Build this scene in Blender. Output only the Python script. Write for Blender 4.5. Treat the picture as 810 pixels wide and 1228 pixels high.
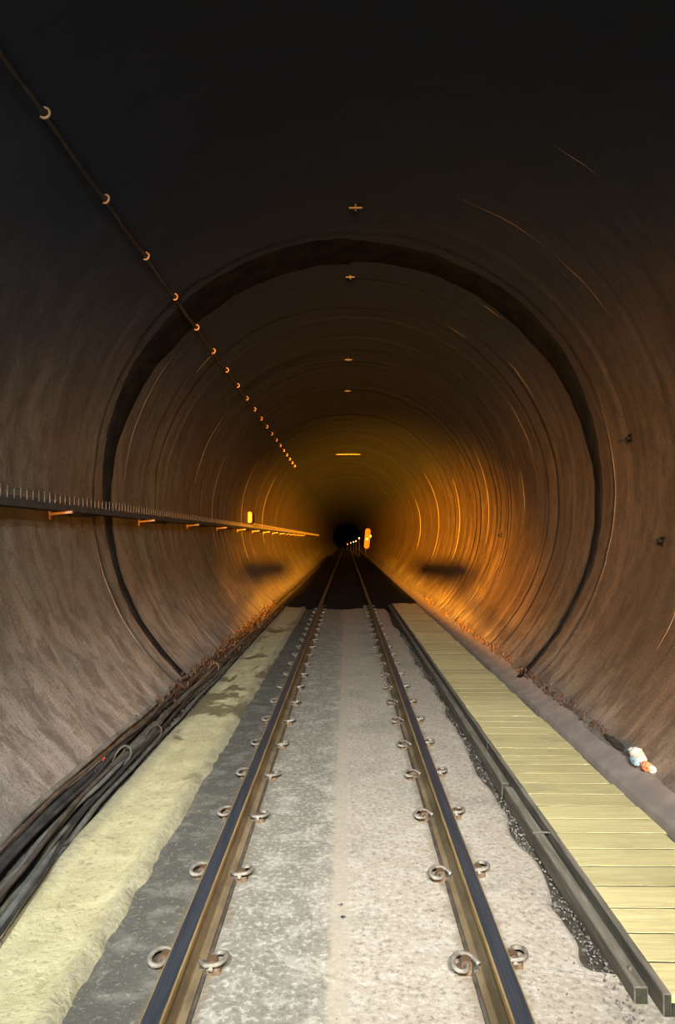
import bpy, math, random
import numpy as np
from mathutils import Vector, Matrix

for o in list(bpy.data.objects):
    bpy.data.objects.remove(o)
scene = bpy.context.scene
C = scene.collection
random.seed(7)
rng = np.random.RandomState(11)

# ------------------------------------------------------------------ camera, world, lamps, exposure
CAM_H = 1.51
cam_d = bpy.data.cameras.new('camera')
cam = bpy.data.objects.new('camera', cam_d)
C.objects.link(cam)
cam_d.sensor_fit = 'HORIZONTAL'
cam_d.sensor_width = 36.0
cam_d.lens = 877.0 / 810.0 * 36.0
cam_d.clip_end = 400
cam.location = (0, 0, CAM_H)
cam.rotation_euler = (math.radians(90 + 2.155), 0, math.radians(0.72))
scene.camera = cam

world = bpy.data.worlds.new('world')
scene.world = world
world.use_nodes = True
bg = world.node_tree.nodes['Background']
bg.inputs[0].default_value = (0.001, 0.001, 0.0012, 1)
bg.inputs[1].default_value = 0.5

scene.view_settings.view_transform = 'Standard'
scene.view_settings.look = 'None'
scene.view_settings.gamma = 1.0
scene.view_settings.use_curve_mapping = False
scene.view_settings.exposure = 0.0


def spot(name, loc, target, power, color, size_deg, blend, radius):
    l = bpy.data.lights.new(name, 'SPOT')
    l.energy = power
    l.color = color
    l.spot_size = math.radians(size_deg)
    l.spot_blend = blend
    l.shadow_soft_size = radius
    o = bpy.data.objects.new(name, l)
    C.objects.link(o)
    o.location = loc
    d = Vector(target) - Vector(loc)
    o.rotation_euler = d.to_track_quat('-Z', 'Y').to_euler()
    return o


# lamps behind the photographer: an orange beam above the added blocker, two white lamps under the tunnel roof
LAMP = (0.12, -8.5, 1.75)
spot('orange_beam_lamp', LAMP, (0.50, 30, 1.10), 1.3e6, (1.0, 0.335, 0.012), 14.6, 1.0, 0.018)
spot('orange_halo_fill', (LAMP[0], LAMP[1], LAMP[2] + 0.02), (0.6, 30, 0.8), 46000, (1.0, 0.39, 0.03), 26.5, 1.0, 0.018)  # fill light added to spread orange over the nearer walls
spot('roof_lamp_cold', (-0.55, -2.2, 3.55), (-0.62, 6.9, 0.0), 3000, (0.88, 0.97, 1.0), 58, 1.0, 0.09)
spot('roof_lamp_warm', (0.65, -2.2, 3.55), (0.38, 6.9, 0.0), 3000, (1.0, 0.94, 0.88), 56, 1.0, 0.09)

# ------------------------------------------------------------------ helpers
TCX, TCZ, TR = 0.05, 1.985, 2.475          # axis and radius of the bored tunnel


def wall_x(z, side):
    return TCX + side * math.sqrt(TR * TR - (z - TCZ) ** 2)


def sstep(a, b, x):
    t = np.clip((np.asarray(x, float) - a) / (b - a), 0, 1)
    return t * t * (3 - 2 * t)


def hash2(i, j, s=0):
    v = np.sin(i * 127.1 + j * 311.7 + s * 74.7) * 43758.5453
    return v - np.floor(v)


def vnoise(x, y, s=0):
    x = np.asarray(x, float); y = np.asarray(y, float)
    i = np.floor(x); j = np.floor(y)
    u = x - i; v = y - j
    u = u * u * (3 - 2 * u); v = v * v * (3 - 2 * v)
    a = hash2(i, j, s); b = hash2(i + 1, j, s); c = hash2(i, j + 1, s); d = hash2(i + 1, j + 1, s)
    return (a * (1 - u) + b * u) * (1 - v) + (c * (1 - u) + d * u) * v - 0.5


def link(name, verts, faces, mat, parent=None, smooth=False):
    me = bpy.data.meshes.new(name)
    me.from_pydata([tuple(v) for v in verts], [], [tuple(f) for f in faces])
    mats = mat if isinstance(mat, (list, tuple)) else [mat]
    for m in mats:
        me.materials.append(m)
    if smooth:
        me.polygons.foreach_set('use_smooth', [True] * len(me.polygons))
    me.update()
    o = bpy.data.objects.new(name, me)
    C.objects.link(o)
    if parent is not None:
        o.parent = parent
    return o


def tag(o, label=None, cat=None, group=None, kind=None):
    if label: o['label'] = label
    if cat: o['category'] = cat
    if group: o['group'] = group
    if kind: o['kind'] = kind
    return o


def empty(name, loc=(0, 0, 0), rz=0.0):
    o = bpy.data.objects.new(name, None)
    C.objects.link(o)
    o.empty_display_size = 0.1
    o.location = loc
    o.rotation_euler = (0, 0, rz)
    return o


def copy_tree(o, parent=None):
    c = o.copy()
    C.objects.link(c)
    c.parent = parent
    for ch in [k for k in o.children]:
        copy_tree(ch, c)
    return c


class MB:
    def __init__(self):
        self.v = []; self.f = []

    def add(self, vs, fs):
        n = len(self.v)
        self.v += [tuple(p) for p in vs]
        self.f += [tuple(n + i for i in f) for f in fs]
        return self

    def box(self, x0, x1, y0, y1, z0, z1, M=None):
        p = [(x0, y0, z0), (x1, y0, z0), (x1, y1, z0), (x0, y1, z0), (x0, y0, z1), (x1, y0, z1), (x1, y1, z1), (x0, y1, z1)]
        if M is not None:
            p = [tuple(M @ Vector(q)) for q in p]
        return self.add(p, [(0, 3, 2, 1), (4, 5, 6, 7), (0, 1, 5, 4), (1, 2, 6, 5), (2, 3, 7, 6), (3, 0, 4, 7)])

    def bevbox(self, x0, x1, y0, y1, z0, z1, b, M=None):
        """box with chamfered long and short edges on the top and the sides"""
        def ring(z, i):
            return [(x0 + i + b, y0 + i, z), (x1 - i - b, y0 + i, z), (x1 - i, y0 + i + b, z), (x1 - i, y1 - i - b, z),
                    (x1 - i - b, y1 - i, z), (x0 + i + b, y1 - i, z), (x0 + i, y1 - i - b, z), (x0 + i, y0 + i + b, z)]
        rings = [ring(z0, 0), ring(z1 - b, 0), ring(z1, b * 0.8)]
        p = [q for r in rings for q in r]
        if M is not None:
            p = [tuple(M @ Vector(q)) for q in p]
        fs = [tuple(range(7, -1, -1)), tuple(range(16, 24))]
        for k in range(2):
            for i in range(8):
                j = (i + 1) % 8
                fs.append((k * 8 + i, k * 8 + j, k * 8 + 8 + j, k * 8 + 8 + i))
        return self.add(p, fs)

    def tube(self, pts, r, n=8, cap=True):
        pts = [Vector(p) for p in pts]
        rad = r if isinstance(r, (list, tuple)) else [r] * len(pts)
        vs, fs = [], []
        up = None
        for i, p in enumerate(pts):
            t = (pts[min(i + 1, len(pts) - 1)] - pts[max(i - 1, 0)]).normalized()
            if up is None:
                up = Vector((0, 0, 1)) if abs(t.z) < 0.9 else Vector((1, 0, 0))
            up = (up - t * up.dot(t))
            if up.length < 1e-5:
                up = Vector((1, 0, 0)) - t * t.x
            up.normalize()
            s = t.cross(up)
            for k in range(n):
                a = 2 * math.pi * k / n
                vs.append(p + (up * math.cos(a) + s * math.sin(a)) * rad[i])
        for i in range(len(pts) - 1):
            for k in range(n):
                k2 = (k + 1) % n
                fs.append((i * n + k, i * n + k2, (i + 1) * n + k2, (i + 1) * n + k))
        if cap:
            fs.append(tuple(range(n - 1, -1, -1)))
            m = (len(pts) - 1) * n
            fs.append(tuple(m + k for k in range(n)))
        return self.add(vs, fs)

    def rock(self, c, s, M=None, seed=0):
        r = random.Random(seed)
        base = [(1, 0, 0), (-1, 0, 0), (0, 1, 0), (0, -1, 0), (0, 0, 1), (0, 0, -1)]
        p = [Vector(b) * (0.7 + 0.6 * r.random()) for b in base]
        rot = Matrix.Rotation(r.random() * 6.28, 3, 'Z') @ Matrix.Rotation(r.random() * 2, 3, 'X')
        p = [Vector(c) + rot @ Vector((q.x * s[0], q.y * s[1], q.z * s[2])) for q in p]
        return self.add(p, [(0, 2, 4), (2, 1, 4), (1, 3, 4), (3, 0, 4), (2, 0, 5), (1, 2, 5), (3, 1, 5), (0, 3, 5)])

    def build(self, name, mat, parent=None, smooth=False):
        return link(name, self.v, self.f, mat, parent, smooth)


def grid_faces(nu, nv):
    fs = []
    for i in range(nu - 1):
        for j in range(nv - 1):
            fs.append((i * nv + j, i * nv + j + 1, (i + 1) * nv + j + 1, (i + 1) * nv + j))
    return fs


def catmull(pts, n=8):
    P = [Vector(p) for p in pts]
    out = []
    for i in range(len(P) - 1):
        p0 = P[max(i - 1, 0)]; p1 = P[i]; p2 = P[i + 1]; p3 = P[min(i + 2, len(P) - 1)]
        for k in range(n):
            t = k / n
            out.append(0.5 * ((2 * p1) + (p2 - p0) * t + (2 * p0 - 5 * p1 + 4 * p2 - p3) * t * t + (3 * p1 - p0 - 3 * p2 + p3) * t ** 3))
    out.append(P[-1])
    return out


# ------------------------------------------------------------------ materials
class NT:
    def __init__(self, name):
        self.m = bpy.data.materials.new(name)
        self.m.use_nodes = True
        self.t = self.m.node_tree
        self.p = self.t.nodes['Principled BSDF']

    def n(self, kind, **kw):
        nd = self.t.nodes.new(kind)
        for k, v in kw.items():
            setattr(nd, k, v)
        return nd

    def link(self, a, b):
        self.t.links.new(a, b)

    def val(self, sock, v):
        if hasattr(v, 'links') or isinstance(v, bpy.types.NodeSocket):
            self.link(v, sock)
        else:
            sock.default_value = v

    def math(self, op, a, b=0.0, clamp=False):
        nd = self.n('ShaderNodeMath', operation=op, use_clamp=clamp)
        self.val(nd.inputs[0], a); self.val(nd.inputs[1], b)
        return nd.outputs[0]

    def coord(self, scale=(1, 1, 1)):
        tc = self.n('ShaderNodeTexCoord')
        mp = self.n('ShaderNodeMapping')
        mp.inputs['Scale'].default_value = scale
        self.link(tc.outputs['Object'], mp.inputs[0])
        return mp.outputs[0]

    def xyz(self):
        tc = self.n('ShaderNodeTexCoord')
        s = self.n('ShaderNodeSeparateXYZ')
        self.link(tc.outputs['Object'], s.inputs[0])
        return s.outputs

    def noise(self, vec, scale, detail=4, rough=0.55, dist=0.0):
        nd = self.n('ShaderNodeTexNoise')
        self.link(vec, nd.inputs['Vector'])
        nd.inputs['Scale'].default_value = scale
        nd.inputs['Detail'].default_value = detail
        nd.inputs['Roughness'].default_value = rough
        nd.inputs['Distortion'].default_value = dist
        return nd.outputs['Fac']

    def ramp(self, fac, a, b):
        nd = self.n('ShaderNodeMapRange')
        nd.interpolation_type = 'SMOOTHSTEP'
        self.val(nd.inputs[0], fac)
        nd.inputs[1].default_value = a; nd.inputs[2].default_value = b
        return nd.outputs[0]

    def mix(self, fac, a, b, blend='MIX'):
        nd = self.n('ShaderNodeMix', data_type='RGBA', blend_type=blend)
        self.val(nd.inputs[0], fac)
        for s, v in ((nd.inputs[6], a), (nd.inputs[7], b)):
            if isinstance(v, tuple):
                s.default_value = (v[0], v[1], v[2], 1)
            else:
                self.link(v, s)
        return nd.outputs[2]

    def bump(self, h, strength, dist, prev=None):
        nd = self.n('ShaderNodeBump')
        nd.inputs['Strength'].default_value = strength
        nd.inputs['Distance'].default_value = dist
        self.link(h, nd.inputs['Height'])
        if prev is not None:
            self.link(prev, nd.inputs['Normal'])
        return nd.outputs[0]

    def out(self, color=None, rough=None, normal=None, metal=None, spec=None):
        for k, v in (('Base Color', color), ('Roughness', rough), ('Normal', normal), ('Metallic', metal), ('Specular IOR Level', spec)):
            if v is None: continue
            s = self.p.inputs[k]
            if isinstance(v, tuple): s.default_value = (v[0], v[1], v[2], 1)
            else: self.val(s, v)
        return self.m


def simple(name, c1, c2, scale, rough=0.8, metal=0.0, bump=0.3, dist=0.002, stretch=(1, 1, 1), spec=0.4):
    t = NT(name)
    co = t.coord(stretch)
    n1 = t.noise(co, scale, 5, 0.6)
    n2 = t.noise(co, scale * 5, 3, 0.6)
    col = t.mix(t.ramp(n1, 0.35, 0.68), c1, c2)
    nm = t.bump(t.math('ADD', n1, n2), bump, dist)
    return t.out(col, rough, nm, metal, spec)


def mat_lining():
    t = NT('bored_rock_lining')
    X, Y, Z = t.xyz()
    dx = t.math('SUBTRACT', X, TCX)
    dz = t.math('SUBTRACT', Z, TCZ)
    ang = t.math('ARCTAN2', dx, dz)                       # 0 at the crown, +-pi at the floor
    arc = t.math('MULTIPLY', ang, TR)
    cb = t.n('ShaderNodeCombineXYZ')                       # unrolled wall
    t.link(arc, cb.inputs[0]); t.link(Y, cb.inputs[1])
    un = cb.outputs[0]

    def un_s(sx, sy):
        m = t.n('ShaderNodeMapping'); m.inputs['Scale'].default_value = (sx, sy, 1)
        t.link(un, m.inputs[0]); return m.outputs[0]
    rings = t.noise(un_s(0.16, 1.5), 1.6, 4, 0.55, 0.25)   # cutter marks running round the bore
    rings2 = t.noise(un_s(0.4, 4.5), 1.6, 3, 0.55)
    big = t.noise(un_s(0.6, 0.45), 1.0, 4, 0.6, 0.3)
    drip = t.noise(un_s(0.55, 4.0), 1.3, 5, 0.65, 0.4)
    fine = t.noise(un_s(1, 1), 26.0, 5, 0.7)
    grit = t.noise(un_s(1, 1), 95.0, 2, 0.6)
    col = t.mix(t.ramp(rings, 0.3, 0.7), (0.098, 0.070, 0.044), (0.160, 0.120, 0.080))
    col = t.mix(t.math('MULTIPLY', t.ramp(big, 0.42, 0.68), 0.6), col, (0.070, 0.050, 0.033))
    col = t.mix(t.math('MULTIPLY', t.ramp(drip, 0.56, 0.74), 0.35), col, (0.22, 0.185, 0.145))
    # pale lime wash at the foot of the wall
    low = t.ramp(t.math('ADD', t.math('ADD', Z, t.math('MULTIPLY', big, 1.1)), t.math('MULTIPLY', t.ramp(dx, -0.5, 0.5), 0.35)), 1.75, 0.75)
    col = t.mix(t.math('MULTIPLY', low, 0.75), col, t.mix(t.ramp(drip, 0.35, 0.7), (0.215, 0.215, 0.205), (0.385, 0.385, 0.365)))
    # greenish damp staining on the left hand wall
    lf = t.math('MULTIPLY', t.ramp(dx, -1.4, -2.3), t.ramp(big, 0.38, 0.6))
    col = t.mix(t.math('MULTIPLY', lf, 0.35), col, (0.15, 0.175, 0.15))
    sp = t.ramp(grit, 0.62, 0.72)
    col = t.mix(t.math('MULTIPLY', sp, 0.45), col, (0.48, 0.44, 0.38))
    spk = t.noise(un_s(1, 1), 55.0, 3, 0.75)
    col = t.mix(t.math('MULTIPLY', t.ramp(spk, 0.48, 0.34), 0.6), col, (0.045, 0.035, 0.026))
    blot = t.noise(un_s(1.6, 2.6), 2.2, 6, 0.7, 0.6)
    col = t.mix(t.math('MULTIPLY', t.ramp(blot, 0.46, 0.60), 0.5), col, (0.058, 0.045, 0.034))
    # darker tone over the crown, fading down the sides
    crown_dark = t.ramp(t.math('ADD', t.math('ABSOLUTE', ang), t.math('MULTIPLY', t.math('SUBTRACT', big, 0.5), 0.5)), 1.50, 0.72)
    col = t.mix(t.math('MULTIPLY', crown_dark, 0.93), col, (0.034, 0.046, 0.072))
    h = t.math('ADD', t.math('MULTIPLY', rings, 0.9), t.math('ADD', t.math('MULTIPLY', rings2, 0.36), t.math('MULTIPLY', fine, 0.22)))
    nm = t.bump(h, 0.6, 0.03)
    nm = t.bump(grit, 0.6, 0.010, nm)
    return t.out(col, 0.78, nm, 0.0, 0.12)


def mat_slab():
    t = NT('trackbed_concrete')
    X, Y, Z = t.xyz()
    co = t.coord()
    big = t.noise(co, 1.3, 4, 0.6)
    mid = t.noise(co, 7.0, 5, 0.65, 0.3)
    agg = t.noise(co, 42.0, 4, 0.7)
    pit = t.noise(co, 120.0, 2, 0.6)
    lefty = t.ramp(t.math('ADD', X, t.math('MULTIPLY', mid, 0.3)), 0.20, -0.05)
    col = t.mix(lefty, (0.48, 0.41, 0.325), (0.285, 0.265, 0.21))
    out_l = t.ramp(X, -0.55, -0.62)
    col = t.mix(out_l, col, (0.118, 0.112, 0.092))
    col = t.mix(t.math('MULTIPLY', t.ramp(mid, 0.47, 0.66), t.math('SUBTRACT', 0.5, t.math('MULTIPLY', out_l, 0.3))), col, (0.62, 0.575, 0.49))
    col = t.mix(t.math('MULTIPLY', t.ramp(big, 0.5, 0.68), 0.4), col, (0.23, 0.22, 0.165))
    col = t.mix(t.math('MULTIPLY', t.math('SUBTRACT', t.ramp(agg, 0.53, 0.62), t.math('MULTIPLY', out_l, 0.65), True), 0.55), col, (0.68, 0.64, 0.55))
    col = t.mix(t.math('MULTIPLY', t.ramp(agg, 0.46, 0.36), 0.60), col, (0.17, 0.155, 0.12))
    # smooth mortar strip on the track axis
    ax = t.math('ABSOLUTE', t.math('ADD', t.math('ADD', X, 0.028), t.math('MULTIPLY', t.math('SUBTRACT', mid, 0.5), 0.05)))
    strip = t.ramp(ax, 0.052, 0.028)
    col = t.mix(t.math('MULTIPLY', strip, 0.6), col, t.mix(t.ramp(mid, 0.3, 0.7), (0.55, 0.47, 0.36), (0.44, 0.37, 0.28)))
    # rust washed off the rails
    rl = t.math('ABSOLUTE', t.math('ADD', X, 0.56)); rr = t.math('ABSOLUTE', t.math('SUBTRACT', X, 0.505))
    rd = t.math('MINIMUM', rl, rr)
    rust = t.ramp(t.math('ADD', rd, t.math('MULTIPLY', t.math('SUBTRACT', mid, 0.5), 0.10)), 0.12, 0.065)
    col = t.mix(t.math('MULTIPLY', rust, 0.6), col, (0.23, 0.17, 0.105))
    h = t.math('ADD', agg, t.math('MULTIPLY', pit, 0.4))
    st = t.math('SUBTRACT', 1.0, t.math('MULTIPLY', strip, 0.8))
    nm = t.bump(t.math('MULTIPLY', h, st), 0.65, 0.007)
    return t.out(col, 0.9, nm, 0.0, 0.12)


def mat_walk():
    t = NT('walkway_concrete')
    X, Y, Z = t.xyz()
    co = t.coord()
    mid = t.noise(co, 5.0, 5, 0.62, 0.4)
    agg = t.noise(co, 38.0, 4, 0.7)
    wet = t.noise(t.coord((1.0, 0.45, 1)), 2.1, 4, 0.6, 0.5)
    col = t.mix(t.ramp(mid, 0.35, 0.65), (0.56, 0.495, 0.27), (0.69, 0.62, 0.36))
    col = t.mix(t.math('MULTIPLY', t.ramp(agg, 0.45, 0.34), 0.6), col, (0.27, 0.23, 0.13))
    # lumpy grout along both edges
    e = t.math('MAXIMUM', t.ramp(X, -0.985, -0.93), t.ramp(X, -1.24, -1.30))
    col = t.mix(t.math('MULTIPLY', e, t.ramp(agg, 0.3, 0.6)), col, (0.38, 0.34, 0.23))
    w = t.math('MULTIPLY', t.ramp(wet, 0.53, 0.57), t.ramp(Y, 4.2, 5.0))
    col = t.mix(t.math('MULTIPLY', w, 0.8), col, (0.15, 0.13, 0.075))
    rough = t.math('SUBTRACT', 0.85, t.math('MULTIPLY', w, 0.45))
    col = t.mix(t.math('MULTIPLY', t.ramp(t.noise(co, 17.0, 4, 0.7), 0.54, 0.66), 0.55), col, (0.38, 0.32, 0.17))
    nm = t.bump(t.math('ADD', agg, mid), 0.8, 0.010)
    return t.out(col, rough, nm, 0.0, 0.35)


def mat_timber(name, c1, c2, dark):
    t = NT(name)
    inf = t.n('ShaderNodeObjectInfo')
    co = t.coord((1, 1, 1))
    add = t.n('ShaderNodeVectorMath', operation='ADD')
    t.link(co, add.inputs[0])
    cb = t.n('ShaderNodeCombineXYZ')
    for i in range(3):
        t.link(t.math('MULTIPLY', inf.outputs['Random'], 17.0 + 9 * i), cb.inputs[i])
    t.link(cb.outputs[0], add.inputs[1])
    mp = t.n('ShaderNodeMapping'); mp.inputs['Scale'].default_value = (1.6, 22, 22)
    t.link(add.outputs[0], mp.inputs[0])
    g = t.noise(mp.outputs[0], 2.4, 5, 0.65, 0.6)
    b = t.noise(add.outputs[0], 4.0, 4, 0.6)
    col = t.mix(t.ramp(g, 0.3, 0.7), c1, c2)
    col = t.mix(t.math('MULTIPLY', t.ramp(b, 0.52, 0.72), 0.5), col, dark)
    hv = t.n('ShaderNodeHueSaturation')
    t.link(col, hv.inputs['Color'])
    t.link(t.math('ADD', 0.86, t.math('MULTIPLY', inf.outputs['Random'], 0.26)), hv.inputs['Value'])
    nm = t.bump(g, 0.5, 0.003)
    return t.out(hv.outputs[0], 0.8, nm, 0.0, 0.3)


def mat_long_timber():
    t = NT('weathered_grey_timber')
    g = t.noise(t.coord((20, 1.2, 20)), 2.0, 5, 0.65, 0.5)
    b = t.noise(t.coord(), 3.0, 4, 0.6)
    col = t.mix(t.ramp(g, 0.3, 0.7), (0.12, 0.105, 0.08), (0.255, 0.225, 0.175))
    col = t.mix(t.math('MULTIPLY', t.ramp(b, 0.5, 0.7), 0.5), col, (0.085, 0.085, 0.065))
    return t.out(col, 0.85, t.bump(g, 0.6, 0.004), 0.0, 0.25)


M = {}
M['lining'] = mat_lining()
M['slab'] = mat_slab()
M['walk'] = mat_walk()
M['deck'] = mat_timber('sawn_timber_boards', (0.56, 0.475, 0.22), (0.73, 0.635, 0.32), (0.42, 0.36, 0.19))
M['beam'] = mat_long_timber()
M['shaded_end'] = simple('shaded_end_grain', (0.032, 0.032, 0.019), (0.062, 0.060, 0.038), 30, 0.9)  # darker copy for timber ends, shade put into the colour
M['ledge'] = simple('haunch_concrete', (0.235, 0.192, 0.165), (0.315, 0.265, 0.232), 6, 0.85, 0, 0.4, 0.004)
M['gutter'] = simple('gutter_mud', (0.055, 0.047, 0.035), (0.12, 0.102, 0.076), 14, 0.75, 0, 0.8, 0.01)
M['far_shade'] = simple('far_floor_shade', (0.010, 0.010, 0.011), (0.024, 0.023, 0.022), 20, 0.9, 0, 0.6, 0.01, (1, 1, 1), 0.1)  # near-black colour standing in for shade on the far floor
M['gravel'] = simple('gravel', (0.08, 0.072, 0.06), (0.28, 0.26, 0.225), 30, 0.8)
M['band'] = simple('dull_black', (0.006, 0.006, 0.007), (0.016, 0.017, 0.018), 5, 0.85, 0, 0.3, 0.003, (1, 1, 1), 0.12)
M['ridge'] = simple('pale_streak_ridge', (0.15, 0.125, 0.10), (0.24, 0.20, 0.16), 12, 0.7)
M['head'] = simple('polished_rail_head', (0.16, 0.185, 0.235), (0.245, 0.27, 0.315), 5, 0.42, 0.85, 0.1, 0.0004, (25, 0.6, 25), 0.5)
M['rail_side'] = simple('ochre_rail_head_side', (0.30, 0.19, 0.065), (0.44, 0.30, 0.12), 9, 0.7, 0.1, 0.4, 0.002, (1, 0.4, 1))
M['rail'] = simple('rusty_rail_web', (0.15, 0.105, 0.055), (0.27, 0.195, 0.105), 9, 0.75, 0.1, 0.4, 0.002, (1, 0.4, 1))
M['pad'] = simple('rubber_rail_pad', (0.055, 0.047, 0.036), (0.12, 0.10, 0.075), 12, 0.8)
M['clip'] = simple('dusty_spring_steel', (0.20, 0.17, 0.13), (0.38, 0.34, 0.275), 22, 0.6, 0.2, 0.35, 0.001)
M['cliprust'] = simple('rusty_cast_shoulder', (0.13, 0.078, 0.042), (0.24, 0.16, 0.095), 26, 0.75, 0.1, 0.5, 0.001)
M['plate'] = simple('dark_insulator', (0.05, 0.042, 0.033), (0.12, 0.10, 0.075), 22, 0.7)
M['cab_black'] = simple('black_cable_sheath', (0.028, 0.028, 0.028), (0.065, 0.062, 0.058), 9, 0.5, 0, 0.2, 0.001)
M['cab_grey'] = simple('dusty_grey_cable_sheath', (0.105, 0.105, 0.092), (0.20, 0.195, 0.17), 9, 0.65, 0, 0.3, 0.001)
M['cab_olive'] = simple('olive_cable_sheath', (0.09, 0.088, 0.062), (0.165, 0.158, 0.115), 9, 0.65, 0, 0.3, 0.001)
M['cab_brown'] = simple('brown_cable_sheath', (0.055, 0.04, 0.03), (0.12, 0.09, 0.07), 9, 0.7, 0, 0.3, 0.001)
M['debris'] = simple('rusty_debris', (0.032, 0.021, 0.015), (0.105, 0.064, 0.045), 20, 0.85)
M['red'] = simple('red_tape', (0.26, 0.05, 0.04), (0.34, 0.09, 0.07), 10, 0.6)
M['hook'] = simple('copper_coloured_hook', (0.90, 0.46, 0.22), (0.95, 0.56, 0.30), 20, 0.35, 0.0, 0.1, 0.001)
M['steel_dark'] = simple('dark_galvanised_steel', (0.016, 0.016, 0.017), (0.030, 0.029, 0.028), 6, 0.8, 0.0, 0.1, 0.001)
M['steel'] = simple('galvanised_steel', (0.22, 0.19, 0.165), (0.36, 0.30, 0.25), 12, 0.5, 0.4, 0.1, 0.001)
M['steel_dull'] = simple('dull_dusty_wire', (0.055, 0.048, 0.042), (0.09, 0.078, 0.068), 12, 0.7)
M['bracket'] = simple('rusted_bracket_steel', (0.22, 0.13, 0.085), (0.30, 0.18, 0.12), 12, 0.6, 0.1)
M['orange'] = simple('orange_enamel', (0.50, 0.24, 0.03), (0.58, 0.29, 0.04), 4, 0.5, 0, 0.05, 0.001)
M['board'] = simple('faded_orange_board', (0.14, 0.055, 0.008), (0.18, 0.075, 0.012), 4, 0.6, 0, 0.05, 0.001)
M['white'] = simple('white_reflector', (0.60, 0.58, 0.54), (0.68, 0.66, 0.62), 4, 0.3, 0, 0.05, 0.001)
M['crown'] = simple('pale_crown_plate', (0.42, 0.37, 0.33), (0.55, 0.49, 0.44), 10, 0.5)
M['wrap_white'] = simple('white_wrapper', (0.72, 0.70, 0.66), (0.86, 0.84, 0.80), 20, 0.45)
M['wrap_blue'] = simple('blue_wrapper', (0.20, 0.36, 0.48), (0.34, 0.50, 0.60), 20, 0.45)
M['wrap_orange'] = simple('orange_brown_wrapper', (0.55, 0.24, 0.12), (0.66, 0.34, 0.18), 20, 0.5)
M['paint_dark'] = simple('dark_blocker_paint', (0.02, 0.02, 0.022), (0.03, 0.03, 0.033), 4, 0.5)


def emit(name, color, strength):
    t = NT(name)
    t.p.inputs['Base Color'].default_value = (*color, 1)
    t.p.inputs['Emission Color'].default_value = (*color, 1)
    t.p.inputs['Emission Strength'].default_value = strength
    return t.m


M['lamp_red'] = emit('red_lamp_glass', (1.0, 0.10, 0.03), 3.0)
M['lamp_warm'] = emit('warm_lamp_glass', (1.0, 0.62, 0.36), 2.0)

# ------------------------------------------------------------------ setting: bored tunnel
END = 130.0
ys = [-14.0]
while ys[-1] < END:
    y = ys[-1]
    ys.append(y + (0.5 if y < 1.5 else 0.045 if y < 16 else 0.09 if y < 34 else 0.6 if y < 60 else 2.0))
ys = np.array(ys)
# cutter ridges: sharp little steps at random places along the bore
step_y = np.cumsum(rng.uniform(0.22, 0.75, 160)) + 1.0
step_a = rng.uniform(-0.006, 0.009, 160) * (rng.rand(160) > 0.25)
step_a[step_y < 6.5] *= 0.45
step_a[step_y > 7.5] *= 1.6
for k, (yy, aa) in enumerate(((6.92, 0.014), (4.4, 0.004), (9.2, 0.012), (11.4, 0.014), (14.2, 0.016), (17.0, 0.02))):
    step_y[k * 7 + 5] = yy; step_a[k * 7 + 5] = aa


def bore_r(y, th):
    y = np.asarray(y, float); th = np.asarray(th, float)
    shape = y.shape
    y = y.ravel(); th = th.ravel()
    r = np.full(y.shape, TR)
    wob = 0.10 * vnoise(th * 1.3 + 5, y * 0.25, 3)
    ylo, yhi = y.min() - 1.3, y.max() + 1.3
    for sy, sa in zip(step_y, step_a):
        if sa == 0 or sy < ylo or sy > yhi: continue
        ix = np.nonzero(np.abs(y - sy) < 1.3)[0]
        if len(ix) == 0: continue
        d = y[ix] + wob[ix] - sy
        # saw tooth that recovers over 0.3 m
        k = np.clip(vnoise(th[ix] * 1.7, np.full(len(ix), sy * 3.1), 9) + 0.62, 0, 1)
        r[ix] += sa * k * np.where(d > 0, np.exp(-np.maximum(d, 0) / 0.30), -np.exp(np.minimum(d, 0) / 0.10) * 0.7)
    r = r + 0.020 * vnoise(th * 2.0, y * 0.8, 1) + 0.008 * vnoise(th * 9, y * 3.0, 2) + 0.004 * vnoise(th * 30, y * 11, 4)
    return r.reshape(shape)


def sector(name, a0, a1, na):
    th = np.linspace(a0, a1, na)
    T, Y = np.meshgrid(th, ys)
    Rr = bore_r(Y, T)
    X = TCX + Rr * np.sin(T); Z = TCZ + Rr * np.cos(T)
    v = np.stack([X.ravel(), Y.ravel(), Z.ravel()], 1)
    o = link(name, v.tolist(), grid_faces(len(ys), na), M['lining'], None, True)
    o['kind'] = 'structure'
    return o


A_FOOT = math.acos((-0.12 - TCZ) / TR)          # where the bore meets the invert
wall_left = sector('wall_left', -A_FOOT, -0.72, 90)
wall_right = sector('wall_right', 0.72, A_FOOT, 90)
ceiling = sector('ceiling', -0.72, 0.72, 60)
tag(wall_left, 'curved brown rock wall left of the track, ribbed with cutter rings')
tag(wall_right, 'curved brown rock wall right of the track, ribbed with cutter rings')
tag(ceiling, 'near-black curved crown of the round tunnel')


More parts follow.
